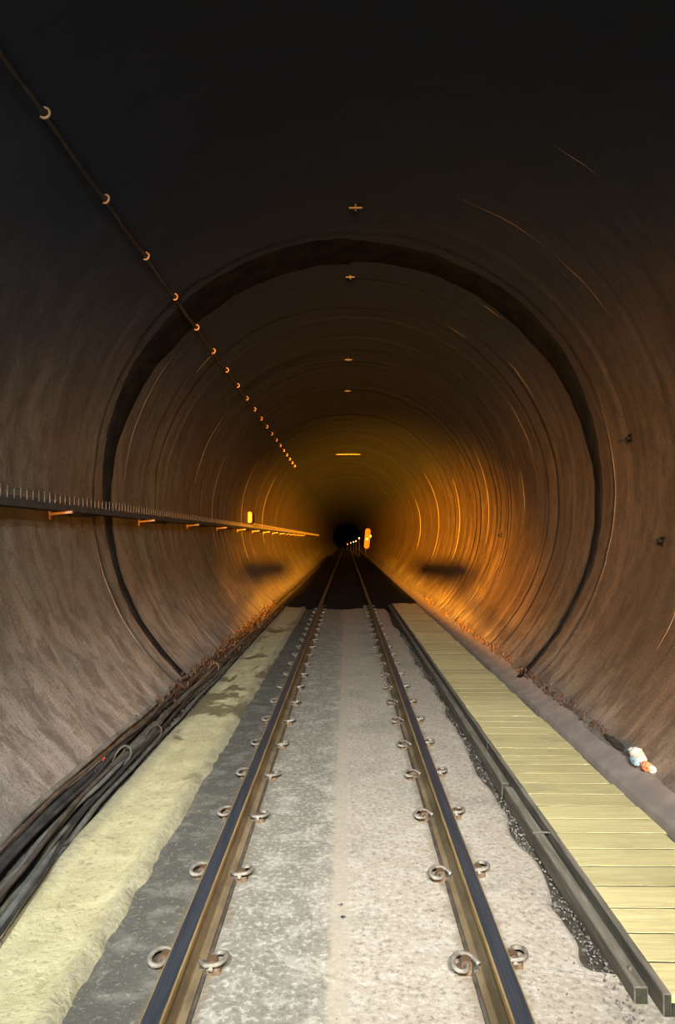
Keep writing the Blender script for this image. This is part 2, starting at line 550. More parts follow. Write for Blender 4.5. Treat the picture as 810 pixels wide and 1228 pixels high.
# black ring band round the bore, wide at the crown and ragged lower down
def ring_band(name, y_c, width_fn, inset, seed):
    th = np.linspace(-A_FOOT + 0.02, A_FOOT - 0.02, 320)
    rows = 7
    v = []
    for i, t in enumerate(th):
        w0, w1 = width_fn(t)
        w0 += 0.05 * float(vnoise(t * 9, 0, seed)) + 0.03 * float(vnoise(t * 30, 0, seed + 1))
        w1 += 0.06 * float(vnoise(t * 8, 5, seed)) + 0.04 * float(vnoise(t * 26, 5, seed + 1))
        for j in range(rows):
            y = y_c + w0 + (w1 - w0) * j / (rows - 1)
            lift = inset if 0 < j < rows - 1 else -0.004
            r = float(bore_r(np.array([y]), np.array([t]))[0]) - lift
            v.append((TCX + r * math.sin(t), y, TCZ + r * math.cos(t)))
    o = link(name, v, grid_faces(len(th), rows), M['band'], None, True)
    o['kind'] = 'structure'
    return o


def bw(t):
    # half widths along the tunnel: broad near the shoulders, thin towards the floor
    a = abs(t)
    wide = 0.13 + 0.25 * float(sstep(1.75, 0.75, a))
    if t < 0:
        wide *= 1.25 - 0.30 * float(sstep(1.5, 1.9, a))
    else:
        wide *= 1.0 - 0.45 * float(sstep(1.7, 2.2, a))
    return (-wide * 0.5, wide)


band = ring_band('trim_1', 7.28, bw, 0.012, 21)
tag(band, 'ragged black ring band circling the tunnel bore')


# thin ridges on the walls, coloured pale to mimic light streaks
def ridge(parent, name, y, a0, a1, w, skew=0.0):
    n = max(6, int(abs(a1 - a0) * 40))
    mb = MB()
    pts = []; rad = []
    for i in range(n + 1):
        f = i / n
        t = a0 + (a1 - a0) * f
        yy = y + skew * f + 0.006 * math.sin(f * 9 + y)
        r = float(bore_r(np.array([yy]), np.array([t]))[0]) - w * 0.15
        pts.append((TCX + r * math.sin(t), yy, TCZ + r * math.cos(t)))
        rad.append(w * 0.45 * (0.25 + 0.75 * math.sin(math.pi * min(max(f, 0.02), 0.98))))
    mb.tube(pts, rad, 5)
    return mb.build(name, M['ridge'], parent, True)


ridge(ceiling, 'ridge', 4.72, 0.545, 0.70, 0.006)
for (y, a0, a1, w) in ((5.9, 0.35, 0.69, 0.004), (7.75, 0.60, 0.70, 0.006), (9.0, 0.50, 0.62, 0.005)):
    ridge(ceiling, 'ridge', y, a0, a1, w)
for (y, a0, a1, w) in ((5.9, 0.73, 1.0, 0.004), (6.88, 1.25, 2.05, 0.005), (8.6, 0.85, 1.05, 0.006), (9.6, 1.0, 1.3, 0.006), (10.4, 1.35, 1.6, 0.007),
                       (11.4, 1.2, 1.9, 0.006), (13.0, 1.1, 1.8, 0.006), (16.4, 1.2, 2.0, 0.008), (20.0, 1.0, 2.0, 0.008), (25.0, 1.2, 1.9, 0.01), (5.2, 1.9, 2.1, 0.005)):
    ridge(wall_right, 'ridge', y, a0, a1, w)
for (y, a0, a1, w) in ((6.85, -2.25, -1.75, 0.005), (7.9, -1.5, -0.9, 0.005), (9.2, -1.35, -0.8, 0.006), (11.5, -1.4, -0.9, 0.006), (13.2, -1.9, -1.1, 0.006),
                       (16.8, -2.0, -1.0, 0.009), (21.0, -1.8, -1.0, 0.009), (8.9, -0.88, -0.75, 0.006)):
    ridge(wall_left, 'ridge', y, a0, a1, w)

# ------------------------------------------------------------------ setting: slab track floor
RAIL_L, RAIL_R = -0.56, 0.505
SLAB_L, SLAB_R = -0.93, 0.895
fy = [-13.0]
while fy[-1] < END:
    y = fy[-1]
    fy.append(y + (0.4 if y < 1.6 else 0.035 if y < 7 else 0.07 if y < 14 else 0.5 if y < 40 else 3.0))
fy = np.array(fy)
fu = np.linspace(0, 1, 92)
U, Yg = np.meshgrid(fu, fy)
right_edge = SLAB_R + 0.05 * vnoise(fy * 2.3, fy * 0 + 2, 5) + 0.035 * vnoise(fy * 7.0, fy * 0 + 4, 6) - 0.03 * sstep(6, 12, fy) + 0.62 * sstep(2.66, 2.50, fy)
Xg = SLAB_L + (right_edge[:, None] - SLAB_L) * U
Zg = 0.004 * vnoise(Xg * 12, Yg * 12, 7) + 0.006 * vnoise(Xg * 3, Yg * 2, 8) + 0.003 * vnoise(Xg * 40, Yg * 28, 9)
flat = np.minimum(np.abs(Xg - RAIL_L), np.abs(Xg - RAIL_R))
Zg = Zg * sstep(0.06, 0.16, flat) - 0.004
Zg = Zg - 0.002 * sstep(0.055, 0.035, np.abs(Xg + 0.028 + 0.02 * vnoise(Yg * 5, Yg * 0, 3)))
Zg = np.where(U > 0.999, -0.06, Zg)
Zg = np.where((U > 0.985) & (U <= 0.999), Zg - 0.008, Zg)
floor = link('floor', np.stack([Xg.ravel(), Yg.ravel(), Zg.ravel()], 1).tolist(),
             [(a, d, c, b) for a, b, c, d in grid_faces(len(fy), len(fu))], M['slab'], None, True)
# flip if needed so that normals look up
if floor.data.polygons[0].normal.z < 0:
    floor.data.flip_normals()
floor['kind'] = 'structure'
tag(floor, 'pale rough concrete track slab with smooth strip along its axis')
gb = MB()
gx = np.linspace(-1.66, 1.78, 60); gy = np.concatenate([np.arange(-8, 1.6, 0.8), np.arange(1.6, 14, 0.09), np.arange(14, END, 4.0)])
GX, GY = np.meshgrid(gx, gy)
GZ = -0.055 + 0.018 * vnoise(GX * 14, GY * 14, 12) + 0.02 * vnoise(GX * 40, GY * 40, 13)
GZ = GZ + 0.035 * sstep(3.3, 2.5, GY)
gbed = link('gutter_bed', np.stack([GX.ravel(), GY.ravel(), GZ.ravel()], 1).tolist(), grid_faces(len(gy), len(gx)), M['gutter'], floor, True)
gbed['label'] = 'dark muddy gutter bed'

# gravel lying in the gutter
gr = MB()
for i in range(1700):
    y = 2.0 + 10 * random.random() ** 1.5
    x = random.uniform(0.87, 0.945)
    s = random.uniform(0.002, 0.009)
    gr.rock((x, y, -0.050 + 0.035 * float(sstep(3.3, 2.5, y)) + s * 0.6 + 0.012 * random.random()), (s, s, s * 0.7), seed=i)
g = gr.build('gutter_gravel', M['gravel'])
tag(g, 'loose wet gravel in the dark gutter beside the right rail', 'gravel', kind='stuff')

# near-black bumpy sheet added over the far floor to stand for shade
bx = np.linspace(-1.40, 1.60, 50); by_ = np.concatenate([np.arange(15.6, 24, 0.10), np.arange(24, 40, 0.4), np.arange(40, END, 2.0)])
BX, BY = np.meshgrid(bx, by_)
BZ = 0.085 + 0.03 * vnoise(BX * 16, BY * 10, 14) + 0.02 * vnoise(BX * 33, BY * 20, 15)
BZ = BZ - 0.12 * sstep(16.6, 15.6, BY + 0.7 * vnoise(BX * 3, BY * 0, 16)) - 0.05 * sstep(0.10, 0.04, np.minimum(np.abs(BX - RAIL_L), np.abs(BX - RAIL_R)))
bb = link('far_shade_sheet', np.stack([BX.ravel(), BY.ravel(), BZ.ravel()], 1).tolist(), grid_faces(len(by_), len(bx)), M['far_shade'], None, False)
tag(bb, 'near-black bumpy sheet standing in for shade over the far track bed', 'far_shade', kind='stuff')

# scattered crumbs on the slab
cr = MB()
for i in range(420):
    y = 2.0 + 7 * random.random() ** 1.4
    x = random.choice([random.uniform(-0.9, -0.66), random.uniform(-0.45, 0.4), random.uniform(0.6, 0.86), random.uniform(0.6, 0.86)])
    s = random.uniform(0.0012, 0.0045)
    cr.rock((x, y, 0.001 + s * 0.4), (s, s, s * 0.6), seed=1000 + i)
g = cr.build('slab_crumbs', M['gravel'])
tag(g, 'pale stone crumbs scattered over the track slab', 'grit', kind='stuff')
# the two black pebbles on the axis
for i, (x, y, lab) in enumerate(((-0.025, 3.08, 'black pebble on the slab axis, farther of the pair'), (-0.018, 2.98, 'black pebble on the slab axis, nearer of the pair'))):
    mb = MB().rock((0, 0, 0.004), (0.012, 0.008, 0.008), seed=77 + i)
    o = mb.build('pebble', M['cab_black'])
    o.location = (x, y, 0.0)
    tag(o, lab, 'pebble', 'black pebbles on the slab axis')


# ------------------------------------------------------------------ rails
def make_rail(x, label):
    root = empty('rail', (x, 0, 0))
    tag(root, label, 'rail', 'running rails of the track')
    prof_body = [(-0.0600, 0.004), (-0.0600, 0.013), (-0.040, 0.020), (-0.010, 0.033), (-0.0068, 0.050), (-0.0068, 0.092), (-0.013, 0.103), (-0.0315, 0.110),
                 (0.0315, 0.110), (0.013, 0.103), (0.0068, 0.092), (0.0068, 0.050), (0.010, 0.033), (0.040, 0.020), (0.0600, 0.013), (0.0600, 0.004)]
    prof_side = [(-0.0315, 0.110), (-0.0325, 0.131), (-0.0310, 0.1362), (-0.0275, 0.1385), (0.0275, 0.1385), (0.0310, 0.1362), (0.0325, 0.131), (0.0315, 0.110)]
    prof_top = [(-0.0275, 0.1375), (-0.0265, 0.1393), (-0.014, 0.1402), (0.014, 0.1402), (0.0265, 0.1393), (0.0275, 0.1375)]
    ry = [-13.0] + list(np.arange(1.5, 30, 1.5)) + list(np.arange(30, END, 10.0)) + [END]

    def sweep(prof, name, mat):
        n = len(prof); v = []; f = []
        for y in ry:
            v += [(px, y, pz) for px, pz in prof]
        for i in range(len(ry) - 1):
            for k in range(n):
                k2 = (k + 1) % n
                f.append((i * n + k, (i + 1) * n + k, (i + 1) * n + k2, i * n + k2))
        f.append(tuple(range(n))); f.append(tuple((len(ry) - 1) * n + k for k in range(n - 1, -1, -1)))
        return link(name, v, f, mat, root)
    b = sweep(prof_body, 'web_and_foot', M['rail']); b['label'] = 'ochre rusty rail web and foot'
    s = sweep(prof_side, 'head_side', M['rail_side']); s['label'] = 'yellowish rusty side of the rail head'
    h = sweep(prof_top, 'running_surface', M['head']); h['label'] = 'dark blue-grey polished running surface'
    p = sweep([(-0.072, -0.006), (-0.072, 0.004), (0.072, 0.004), (0.072, -0.006)], 'pad_strip', M['pad'])
    p['label'] = 'dark rubber strip under the rail foot'
    return root


make_rail(RAIL_L, 'long steel running rail on the left of the track slab')
make_rail(RAIL_R, 'long steel running rail on the right, next to the timber baulk')


# ------------------------------------------------------------------ spring clips (local +x points to the rail web)
def make_clip():
    root = empty('rail_clip')
    # bar bent like the letter e: leg in the shoulder, big bow away, toe on the rail foot
    P = [(-0.004, 0.058, 0.034), (-0.004, 0.020, 0.034), (-0.004, -0.030, 0.034), (-0.010, -0.056, 0.034), (-0.032, -0.068, 0.036), (-0.056, -0.052, 0.040),
         (-0.062, -0.018, 0.046), (-0.052, 0.020, 0.048), (-0.030, 0.042, 0.048), (0.000, 0.044, 0.046), (0.022, 0.034, 0.042), (0.036, 0.014, 0.038), (0.048, -0.010, 0.035)]
    c = MB().tube(catmull(P, 4), 0.0105, 8).build('spring_bar', M['clip'], root, True)
    # cast shoulder with an arched tunnel for the leg
    sh = MB()
    sh.bevbox(-0.042, 0.018, -0.036, 0.032, -0.01, 0.020, 0.006)
    n = 10
    vs = []; fs = []
    for yy in (-0.020, 0.024):
        for k in range(n + 1):
            a = math.pi * k / n
            for r in (0.0125, 0.024):
                vs.append((-0.004 + r * math.cos(a), yy, 0.030 + r * math.sin(a)))
    m = (n + 1) * 2
    for k in range(n):
        a = k * 2
        fs += [(a, a + 1, a + 3, a + 2), (m + a, m + a + 2, m + a + 3, m + a + 1), (a + 1, m + a + 1, m + a + 3, a + 3), (a, a + 2, m + a + 2, m + a)]
    sh.add(vs, fs)
    sh.box(-0.028, -0.0165, -0.020, 0.024, 0.015, 0.031); sh.box(0.0085, 0.020, -0.020, 0.024, 0.015, 0.031)
    sh.build('shoulder', M['cliprust'], root)
    # insulator lying over the edge of the rail foot
    ins = MB(); ins.bevbox(0.020, 0.066, -0.040, 0.030, 0.006, 0.0235, 0.004)
    ins.build('insulator', M['plate'], root)
    return root


ORD = ['nearest', 'second', 'third', 'fourth', 'fifth', 'sixth', 'seventh', 'eighth', 'ninth', 'tenth', 'eleventh', 'twelfth', 'thirteenth', 'fourteenth', 'fifteenth', 'sixteenth',
       'seventeenth', 'eighteenth', 'nineteenth', 'twentieth', 'twenty-first', 'twenty-second', 'twenty-third', 'twenty-fourth', 'twenty-fifth', 'twenty-sixth', 'twenty-seventh', 'twenty-eighth']


def nth(k, noun):
    return ('%s %s nearest the camera' % (ORD[k], noun)) if k else 'the %s nearest the camera' % noun


clip0 = make_clip()
first = True
SP = 0.685
for k in range(24):
    for (rx, side, yo, where) in ((RAIL_L, 1, 2.62, 'inner side of the left rail'), (RAIL_L, -1, 2.66, 'outer side of the left rail'),
                                  (RAIL_R, -1, 2.64, 'inner side of the right rail'), (RAIL_R, 1, 2.68, 'outer side of the right rail')):
        c = clip0 if first else copy_tree(clip0)
        first = False
        c.location = (rx + side * 0.083, yo + SP * k + random.uniform(-0.012, 0.012), 0.0)
        c.scale = (0.84, 0.84, 0.80)
        c.rotation_euler = (0, 0, (math.pi if side > 0 else 0) + random.uniform(-0.08, 0.08))
        row = '%s row' % where
        lab = 'rusty spring clip on the %s, %s' % (where, 'closest to the camera' if k == 0 else ORD[k] + ' from the camera')
        tag(c, lab, 'rail clip', 'spring clips on the ' + where)

# ------------------------------------------------------------------ left concrete walkway
WZ = 0.032
wy = fy
prof = [(-1.372, -0.05, 0), (-1.362, 0.010, .3), (-1.345, 0.034, .6), (-1.325, 0.040, 1), (-1.30, 0.040, 1), (-1.27, 0.034, 1)]
prof += [(x, WZ - 0.006, 1) for x in np.linspace(-1.24, -1.0, 16)]
prof += [(-0.975, WZ, 1), (-0.955, WZ + 0.005, 1), (-0.935, WZ + 0.001, 1), (-0.918, WZ - 0.010, .7), (-0.905, 0.012, .5), (-0.885, -0.02, .3)]
v = []
for y in wy:
    for i, (x, z, k) in enumerate(prof):
        edge = i > len(prof) - 6
        nx = 0.022 * float(vnoise(y * 6, i * 0.15, 31)) + 0.016 * float(vnoise(y * 19, i * 0.4, 33)) if edge else 0.010 * float(vnoise(y * 4, 0, 34))
        nz = (0.012 if edge else 0.008) * float(vnoise(y * 11, i * 1.1, 32)) + 0.006 * float(vnoise(x * 6, y * 2, 35)) + (0.010 * float(vnoise(y * 27, i * 1.7, 36)) if edge else 0)
        v.append((x + nx, y, z + nz * k))
walk = link('concrete_walkway', v, grid_faces(len(wy), len(prof)), M['walk'], None, True)
if walk.data.polygons[len(walk.data.polygons) // 2].normal.z < 0:
    walk.data.flip_normals()
tag(walk, 'pale yellowish concrete walkway with damp patches, between left rail and cable bundle', 'walkway')

# ------------------------------------------------------------------ right timber walkway
DX0, DX1, DY0, DZ = 1.005, 1.575, 2.395, 0.062
deck = empty('timber_walkway', (DX0, DY0, 0))
tag(deck, 'plank walkway of pale cross boards along the right wall', 'walkway')
PW = 0.184
NP = 70
plank_meshes = []
for k in range(6):
    r = random.Random(k)
    mb = MB()
    x1 = DX1 - DX0 + r.uniform(-0.012, 0.006)
    x0 = 0.028 + r.uniform(-0.004, 0.004)
    nseg = 6
    for i in range(nseg + 1):
        x = x0 + (x1 - x0) * i / nseg
        dz = r.uniform(-0.0004, 0.0004)
        j0 = r.uniform(0, 0.002); j1 = r.uniform(0, 0.002)
        mb.v += [(x, 0.0045 + j0, 0.034), (x, 0.0045 + j0, DZ - 0.0006 + dz), (x, 0.006 + j0, DZ + dz), (x, PW - 0.006, DZ + dz), (x, PW - 0.0045 - j1, DZ - 0.0006 + dz), (x, PW - 0.0045 - j1, 0.034)]
    for i in range(nseg):
        for j in range(6):
            j2 = (j + 1) % 6
            mb.f.append((i * 6 + j, i * 6 + j2, (i + 1) * 6 + j2, (i + 1) * 6 + j))
    mb.f.append((0, 5, 4, 3, 2, 1)); b = nseg * 6
    mb.f.append(tuple(b + j for j in range(6)))
    me = bpy.data.meshes.new('plank')
    me.from_pydata(mb.v, [], mb.f); me.materials.append(M['deck']); me.update()
    plank_meshes.append(me)
for k in range(NP):
    o = bpy.data.objects.new('plank', plank_meshes[random.randrange(6)])
    C.objects.link(o); o.parent = deck
    o.location = (random.uniform(-0.003, 0.003), k * PW, random.uniform(-0.0005, 0.0005))
    o.rotation_euler = (random.uniform(-0.003, 0.001), random.uniform(-0.001, 0.001), random.uniform(-0.005, 0.005))
# far boards joined
mb = MB()
for k in range(NP, NP + 500):
    mb.box(0.028, DX1 - DX0, k * PW + 0.004, (k + 1) * PW - 0.004, 0.034, DZ + random.uniform(-0.002, 0.002))
o = mb.build('far_planks', M['deck'], deck); o['kind'] = 'stuff'
MB().box(0.028, DX1 - DX0 - 0.004, 0.02, 100, 0.036, DZ - 0.002).build('joint_shade', M['pad'], deck)  # dark sheet added just below the board tops to shade the gaps
# edge beam and hidden bearers
segs = [(0.0, 2.9), (2.906, 6.2), (6.206, 10.0), (10.006, 15.0), (15.006, 100.0)]
for i, (a, b) in enumerate(segs):
    off = random.uniform(-0.004, 0.004)
    MB().bevbox(0.0 + off, 0.027 + off, a, b, -0.05, DZ + 0.004 + random.uniform(-0.002, 0.002), 0.003).build('edge_beam', [M['beam'], M['shaded_end']], deck)
    for p in C.objects[-1].data.polygons:
        if p.normal.y < -0.9: p.material_index = 1
MB().box(DX1 - DX0 - 0.05, DX1 - DX0, 0.01, 100, -0.05, 0.034).build('bearer', M['beam'], deck)
MB().box(0.03, DX1 - DX0 - 0.05, 0.0, 0.03, -0.05, 0.034).build('end_board', M['shaded_end'], deck)

# long timber baulks lying in front of the edge beam
bk = [(2.46, 4.40, 0.940, 0.003), (4.46, 8.1, 0.930, -0.002), (8.14, 12.5, 0.934, 0.0), (12.55, 19.0, 0.934, 0.0)]
bl = ['long grey timber baulk beside the plank walkway, its sawn end nearest the camera', 'long grey timber baulk beside the plank walkway, second one from the camera',
      'long grey timber baulk beside the plank walkway, third one from the camera', 'long grey timber baulk beside the plank walkway, fourth one from the camera']
for (a, b, x, tw), lab in zip(bk, bl):
    o = MB().bevbox(0, 0.046, 0, b - a, -0.04, 0.048, 0.004).build('timber_baulk', [M['beam'], M['shaded_end']])
    for p in o.data.polygons:
        if p.normal.y < -0.9: p.material_index = 1
    o.location = (x, a, 0); o.rotation_euler = (0, 0, tw)
    tag(o, lab, 'timber', 'timber baulks beside the plank walkway')
o = MB().tube([(-0.05, 0, 0), (0.0, 0.004, 0.004), (0.045, 0.002, 0.001)], 0.005, 6).build('steel_pin', M['steel'])
o.location = (0.972, 3.70, 0.053)
tag(o, 'short steel pin lying across the nearest timber baulk', 'pin')
o = MB().tube([(0, 0, 0), (0, 0, 0.012)], [0.007, 0.006], 8).build('bolt_head', M['steel'])
o.location = (0.965, 2.56, 0.047)
tag(o, 'small bolt head on the sawn end of the nearest baulk', 'bolt')

# ------------------------------------------------------------------ right concrete ledge
lp = [(1.585, -0.05), (1.588, 0.095), (1.600, 0.108), (1.64, 0.122), (1.69, 0.150), (1.735, 0.176), (1.79, 0.205)]
v = []
for y in wy:
    for i, (x, z) in enumerate(lp):
        v.append((x + 0.006 * float(vnoise(y * 3, i, 41)), y, z + 0.007 * float(vnoise(y * 4, i, 42)) + 0.004 * float(vnoise(y * 17, i, 43))))
ledge = link('concrete_ledge', v, grid_faces(len(wy), len(lp)), M['ledge'], None, True)
if ledge.data.polygons[3].normal.z < 0:
    ledge.data.flip_normals()
tag(ledge, 'mauve-grey sloping concrete ledge between plank walkway and right wall', 'ledge')
# dirt and broken crumbs in the joint of ledge and wall
jb = MB()
for i in range(700):
    y = 3.4 + 13 * random.random() ** 1.3
    if vnoise(np.array([y * 1.3]), np.array([0.0]), 51)[0] < -0.22: continue
    z = 0.19 + random.uniform(-0.01, 0.03) + (0.04 * random.random() if random.random() < 0.1 else 0)
    s = random.uniform(0.005, 0.016)
    jb.rock((wall_x(z, 1) - random.uniform(0.0, 0.025), y, z), (s, s * 1.6, s * 0.8), seed=3000 + i)
o = jb.build('joint_debris', M['debris'])
tag(o, 'dark crumbled debris along the joint of ledge and right wall', 'debris', kind='stuff')


# ------------------------------------------------------------------ crumpled wrapper on the ledge
def crumple(name, sx, sy, sz, mat, parent, loc, seed):
    r = random.Random(seed)
    nu, nv = 9, 7
    v = []
    for i in range(nu):
        for j in range(nv):
            a = 2 * math.pi * j / nv
            f = i / (nu - 1)
            w = math.sin(math.pi * (0.08 + 0.84 * f)) ** 0.6 * r.uniform(0.65, 1.2)
            v.append((loc[0] + sx * w * math.cos(a) * 0.5, loc[1] + (f - 0.5) * sy + r.uniform(-.01, .01), loc[2] + sz * 0.5 + sz * 0.5 * w * math.sin(a)))
    f = []
    for i in range(nu - 1):
        for j in range(nv):
            j2 = (j + 1) % nv
            f.append((i * nv + j, i * nv + j2, (i + 1) * nv + j2, (i + 1) * nv + j))
    f.append(tuple(range(nv - 1, -1, -1))); f.append(tuple((nu - 1) * nv + j for j in range(nv)))
    return link(name, v, f, mat, parent)


wr = empty('crumpled_wrapper', (1.735, 4.40, 0.175))
tag(wr, 'crumpled white, blue and orange wrapper at the foot of the right wall', 'litter')
crumple('white_body', 0.075, 0.20, 0.085, M['wrap_white'], wr, (0, 0.04, 0.005), 3)
crumple('blue_fold', 0.05, 0.10, 0.05, M['wrap_blue'], wr, (-0.030, 0.0, 0.0), 5)
crumple('orange_end', 0.07, 0.09, 0.055, M['wrap_orange'], wr, (0.0, -0.10, 0.0), 8)
crumple('white_tip', 0.04, 0.06, 0.045, M['wrap_white'], wr, (0.01, -0.15, 0.0), 9)
o = crumple('black_gap_filler', 0.06, 0.36, 0.045, M['cab_black'], None, (0, 0, 0), 13)  # black shape put in for the dark gap at the wall foot
o.location = (1.738, 4.82, 0.176)
tag(o, 'black crumpled shape standing in for a dark gap behind the wrapper', 'gap_filler')

# ------------------------------------------------------------------ cable bundle on the left
cabs = [  # x, z, radius, material, wobble seed, label
    (-1.395, 0.030, 0.017, 'cab_grey', 1, 'thick dusty grey cable lowest in the left bundle, against the walkway'),
    (-1.430, 0.055, 0.016, 'cab_black', 2, 'thick black cable low in the left bundle'),
    (-1.470, 0.088, 0.019, 'cab_olive', 3, 'olive cable in the middle of the left bundle'),
    (-1.515, 0.130, 0.021, 'cab_black', 4, 'thick black cable high in the left bundle'),
    (-1.562, 0.172, 0.017, 'cab_grey', 5, 'dusty grey cable topmost against the left wall'),
    (-1.405, 0.068, 0.012, 'cab_olive', 6, 'thin olive cable winding over the lower left bundle'),
    (-1.445, 0.098, 0.014, 'cab_grey', 7, 'thin grey cable winding over the middle of the left bundle'),
    (-1.485, 0.135, 0.012, 'cab_black', 8, 'thin black cable twisted over the left bundle'),
    (-1.395, 0.090, 0.010, 'cab_black', 9, 'thinnest black cable bowing over the edge of the concrete walkway'),
    (-1.500, 0.165, 0.010, 'cab_brown', 10, 'thin brown cable lying on top of the left bundle'),
    (-1.420, 0.105, 0.013, 'cab_brown', 11, 'brown cable crossing the front of the left bundle'),
]
for (x, z, r, mt, sd, lab) in cabs:
    pts = []
    for y in list(np.arange(0.4, 14, 0.12)) + list(np.arange(14, 40, 0.8)) + [60.0]:
        near = float(sstep(4.2, 1.8, y))
        amp = 0.028 if sd > 5 else 0.014
        wx = amp * 2 * float(vnoise(y * 1.1 + sd * 7.3, sd, 61)) + 0.012 * float(vnoise(y * 3.1, sd * 3.0, 62))
        wz = amp * 1.2 * float(vnoise(y * 1.3 + sd * 3.3, sd * 2.0, 63))
        xx = x + wx + near * (0.10 + 0.010 * (sd % 5)) * (1.25 if sd in (1, 6, 9, 11) else 0.75)
        zz = z + wz - near * 0.02
        zmin = r + (0.045 if xx > -1.365 else 0.0 if xx > -1.40 else -0.03)
        zz = max(zz, zmin)
        xw = wall_x(zz, -1) + r + 0.012
        xx = max(xx, xw)
        pts.append((xx, y, zz))
    o = MB().tube(pts, r, 8).build('cable', M[mt], None, True)
    tag(o, lab, 'cable', 'cables in the bundle along the left wall')

loops = [
    ((-1.46, 4.75, 0.13), 0.055, 'cab_olive', 'stiff olive wire loop standing out of the left cable bundle, nearest the camera'),
    ((-1.42, 5.35, 0.11), 0.060, 'cab_brown', 'brown wire loop bent over the left cable bundle, middle of three'),
    ((-1.45, 7.9, 0.13), 0.065, 'cab_olive', 'pale wire loop arching over the far left cable bundle'),
]
for (c, s, mt, lab) in loops:
    P = [(-0.4 * s, -1.8 * s, -0.35 * s), (-0.2 * s, -0.6 * s, 0.35 * s), (0.3 * s, 0.5 * s, 0.8 * s), (0.9 * s, 1.0 * s, 0.3 * s), (1.0 * s, 0.3 * s, -0.5 * s), (0.6 * s, -1.2 * s, -1.0 * s)]
    o = MB().tube(catmull(P, 6), 0.007, 7).build('wire_loop', M[mt], None, True)
    o.location = c
    tag(o, lab, 'wire', 'wire loops on the left cable bundle')

db = MB()
for i in range(1500):
    y = 4.3 + 11 * random.random()
    dens = float(sstep(4.3, 7.5, y))
    if random.random() > 0.15 + dens: continue
    f = random.random()
    z = 0.04 + 0.17 * f + 0.02 * random.random()
    x = max(wall_x(z, -1) + 0.012, -1.385 - 0.19 * f + random.uniform(-0.02, 0.03))
    s = random.uniform(0.004, 0.013)
    db.rock((x, y, z), (s, s * random.uniform(1, 3.5), s * 0.6), seed=5000 + i)
o = db.build('rust_flakes', M['debris'])
tag(o, 'rust flakes and dirt caught in the left cable bundle', 'debris', kind='stuff')
for (p, s, lab) in (((-1.512, 4.55, 0.165), (0.020, 0.03, 0.006), 'red tape scrap on the upper left cables, nearer of two'), ((-1.515, 4.85, 0.170), (0.016, 0.022, 0.006), 'red tape scrap on the upper left cables, farther of two')):
    o = MB().rock((0, 0, 0), s, seed=int(p[1] * 100)).build('tape_scrap', M['red'])
    o.location = p
    tag(o, lab, 'tape', 'red tape scraps on the left cables')

# ------------------------------------------------------------------ hung cable with hooks at upper left
HA = math.atan2(-1.64 - TCX, (CAM_H + 2.30) - TCZ)


def on_wall(th, y, inset):
    r = TR - inset
    return (TCX + r * math.sin(th), y, TCZ + r * math.cos(th))


pts = []
for i, y in enumerate(np.arange(0.5, 60, 0.245)):
    sag = 0.018 * abs(math.sin((y - 3.77) / 0.98 * math.pi))
    p = on_wall(HA, y, 0.045)
    pts.append((p[0], p[1], p[2] - sag))
o = MB().tube(pts, 0.018, 8).build('hung_cable', M['cab_black'], None, True)
tag(o, 'black cable hung from hooks along the upper left of the tunnel', 'cable')
hk = MB()
arc = [(0.034 * math.cos(a), 0, 0.034 * math.sin(a)) for a in np.linspace(math.radians(-200), math.radians(50), 14)]
hk.tube(arc, 0.0085, 7)
root0 = empty('cable_hook')
hk.build('hook_bar', M['hook'], root0, True)
MB().tube([(0.022, 0, 0.026), (0.05, 0, 0.062)], 0.006, 6).build('anchor', M['steel'], root0)
for k in range(20):
    h = root0 if k == 0 else copy_tree(root0)
    h.location = on_wall(HA, 3.77 + 0.98 * k, 0.045)
    h.scale = (0.82, 0.82, 0.82)
    h.rotation_euler = (0, HA - 0.6 + random.uniform(-0.25, 0.25), random.uniform(-0.3, 0.3))
    tag(h, 'copper-coloured hook holding the hung cable, %s' % ('nearest the top left corner' if k == 0 else ORD[k] + ' from the top left corner'), 'hook', 'hooks of the hung cable')

# ------------------------------------------------------------------ cable tray on the left wall
TY0, TY1 = 2.2, 60.0
tray = empty('cable_tray', (-2.30, TY0, 1.74))
tag(tray, 'dark wire cable tray running along the left wall', 'cable tray')
L = TY1 - TY0
MB().box(-0.115, 0.035, 0, L, 0.0, 0.004).build('tray_bottom', M['steel_dark'], tray)
MB().box(0.031, 0.035, 0, L, 0.004, 0.055).build('tray_lip', M['steel_dark'], tray)
MB().tube([(0.033, 0, 0.118), (0.033, L, 0.118)], 0.0035, 6).build('top_wire', M['steel_dark'], tray)
wm = MB()
y = 0.05
while y < L:
    hgt = 0.128 if y < 15.5 else 0.17
    wm.box(0.0305, 0.0365, y - 0.004, y + 0.004, 0.05, hgt)
    y += 0.1 if y < 15.5 else 0.16
o = wm.build('upright_wires', M['steel_dull'], tray); o['kind'] = 'stuff'
by = 3.35
k = 0
while by < 40:
    yy = by - TY0
    mb = MB()
    Mx = Matrix.Translation((0, yy, -0.004)) @ Matrix.Rotation(math.radians(-6), 4, 'Y')
    mb.bevbox(-0.10, 0.075, -0.018, 0.018, -0.020, 0.0, 0.003, Mx)
    mb.box(-0.112, -0.098, yy - 0.02, yy + 0.02, -0.07, 0.06)
    b = mb.build('bracket', M['bracket'], tray); b['label'] = 'rusty pale bracket arm'
    by += 2.55; k += 1
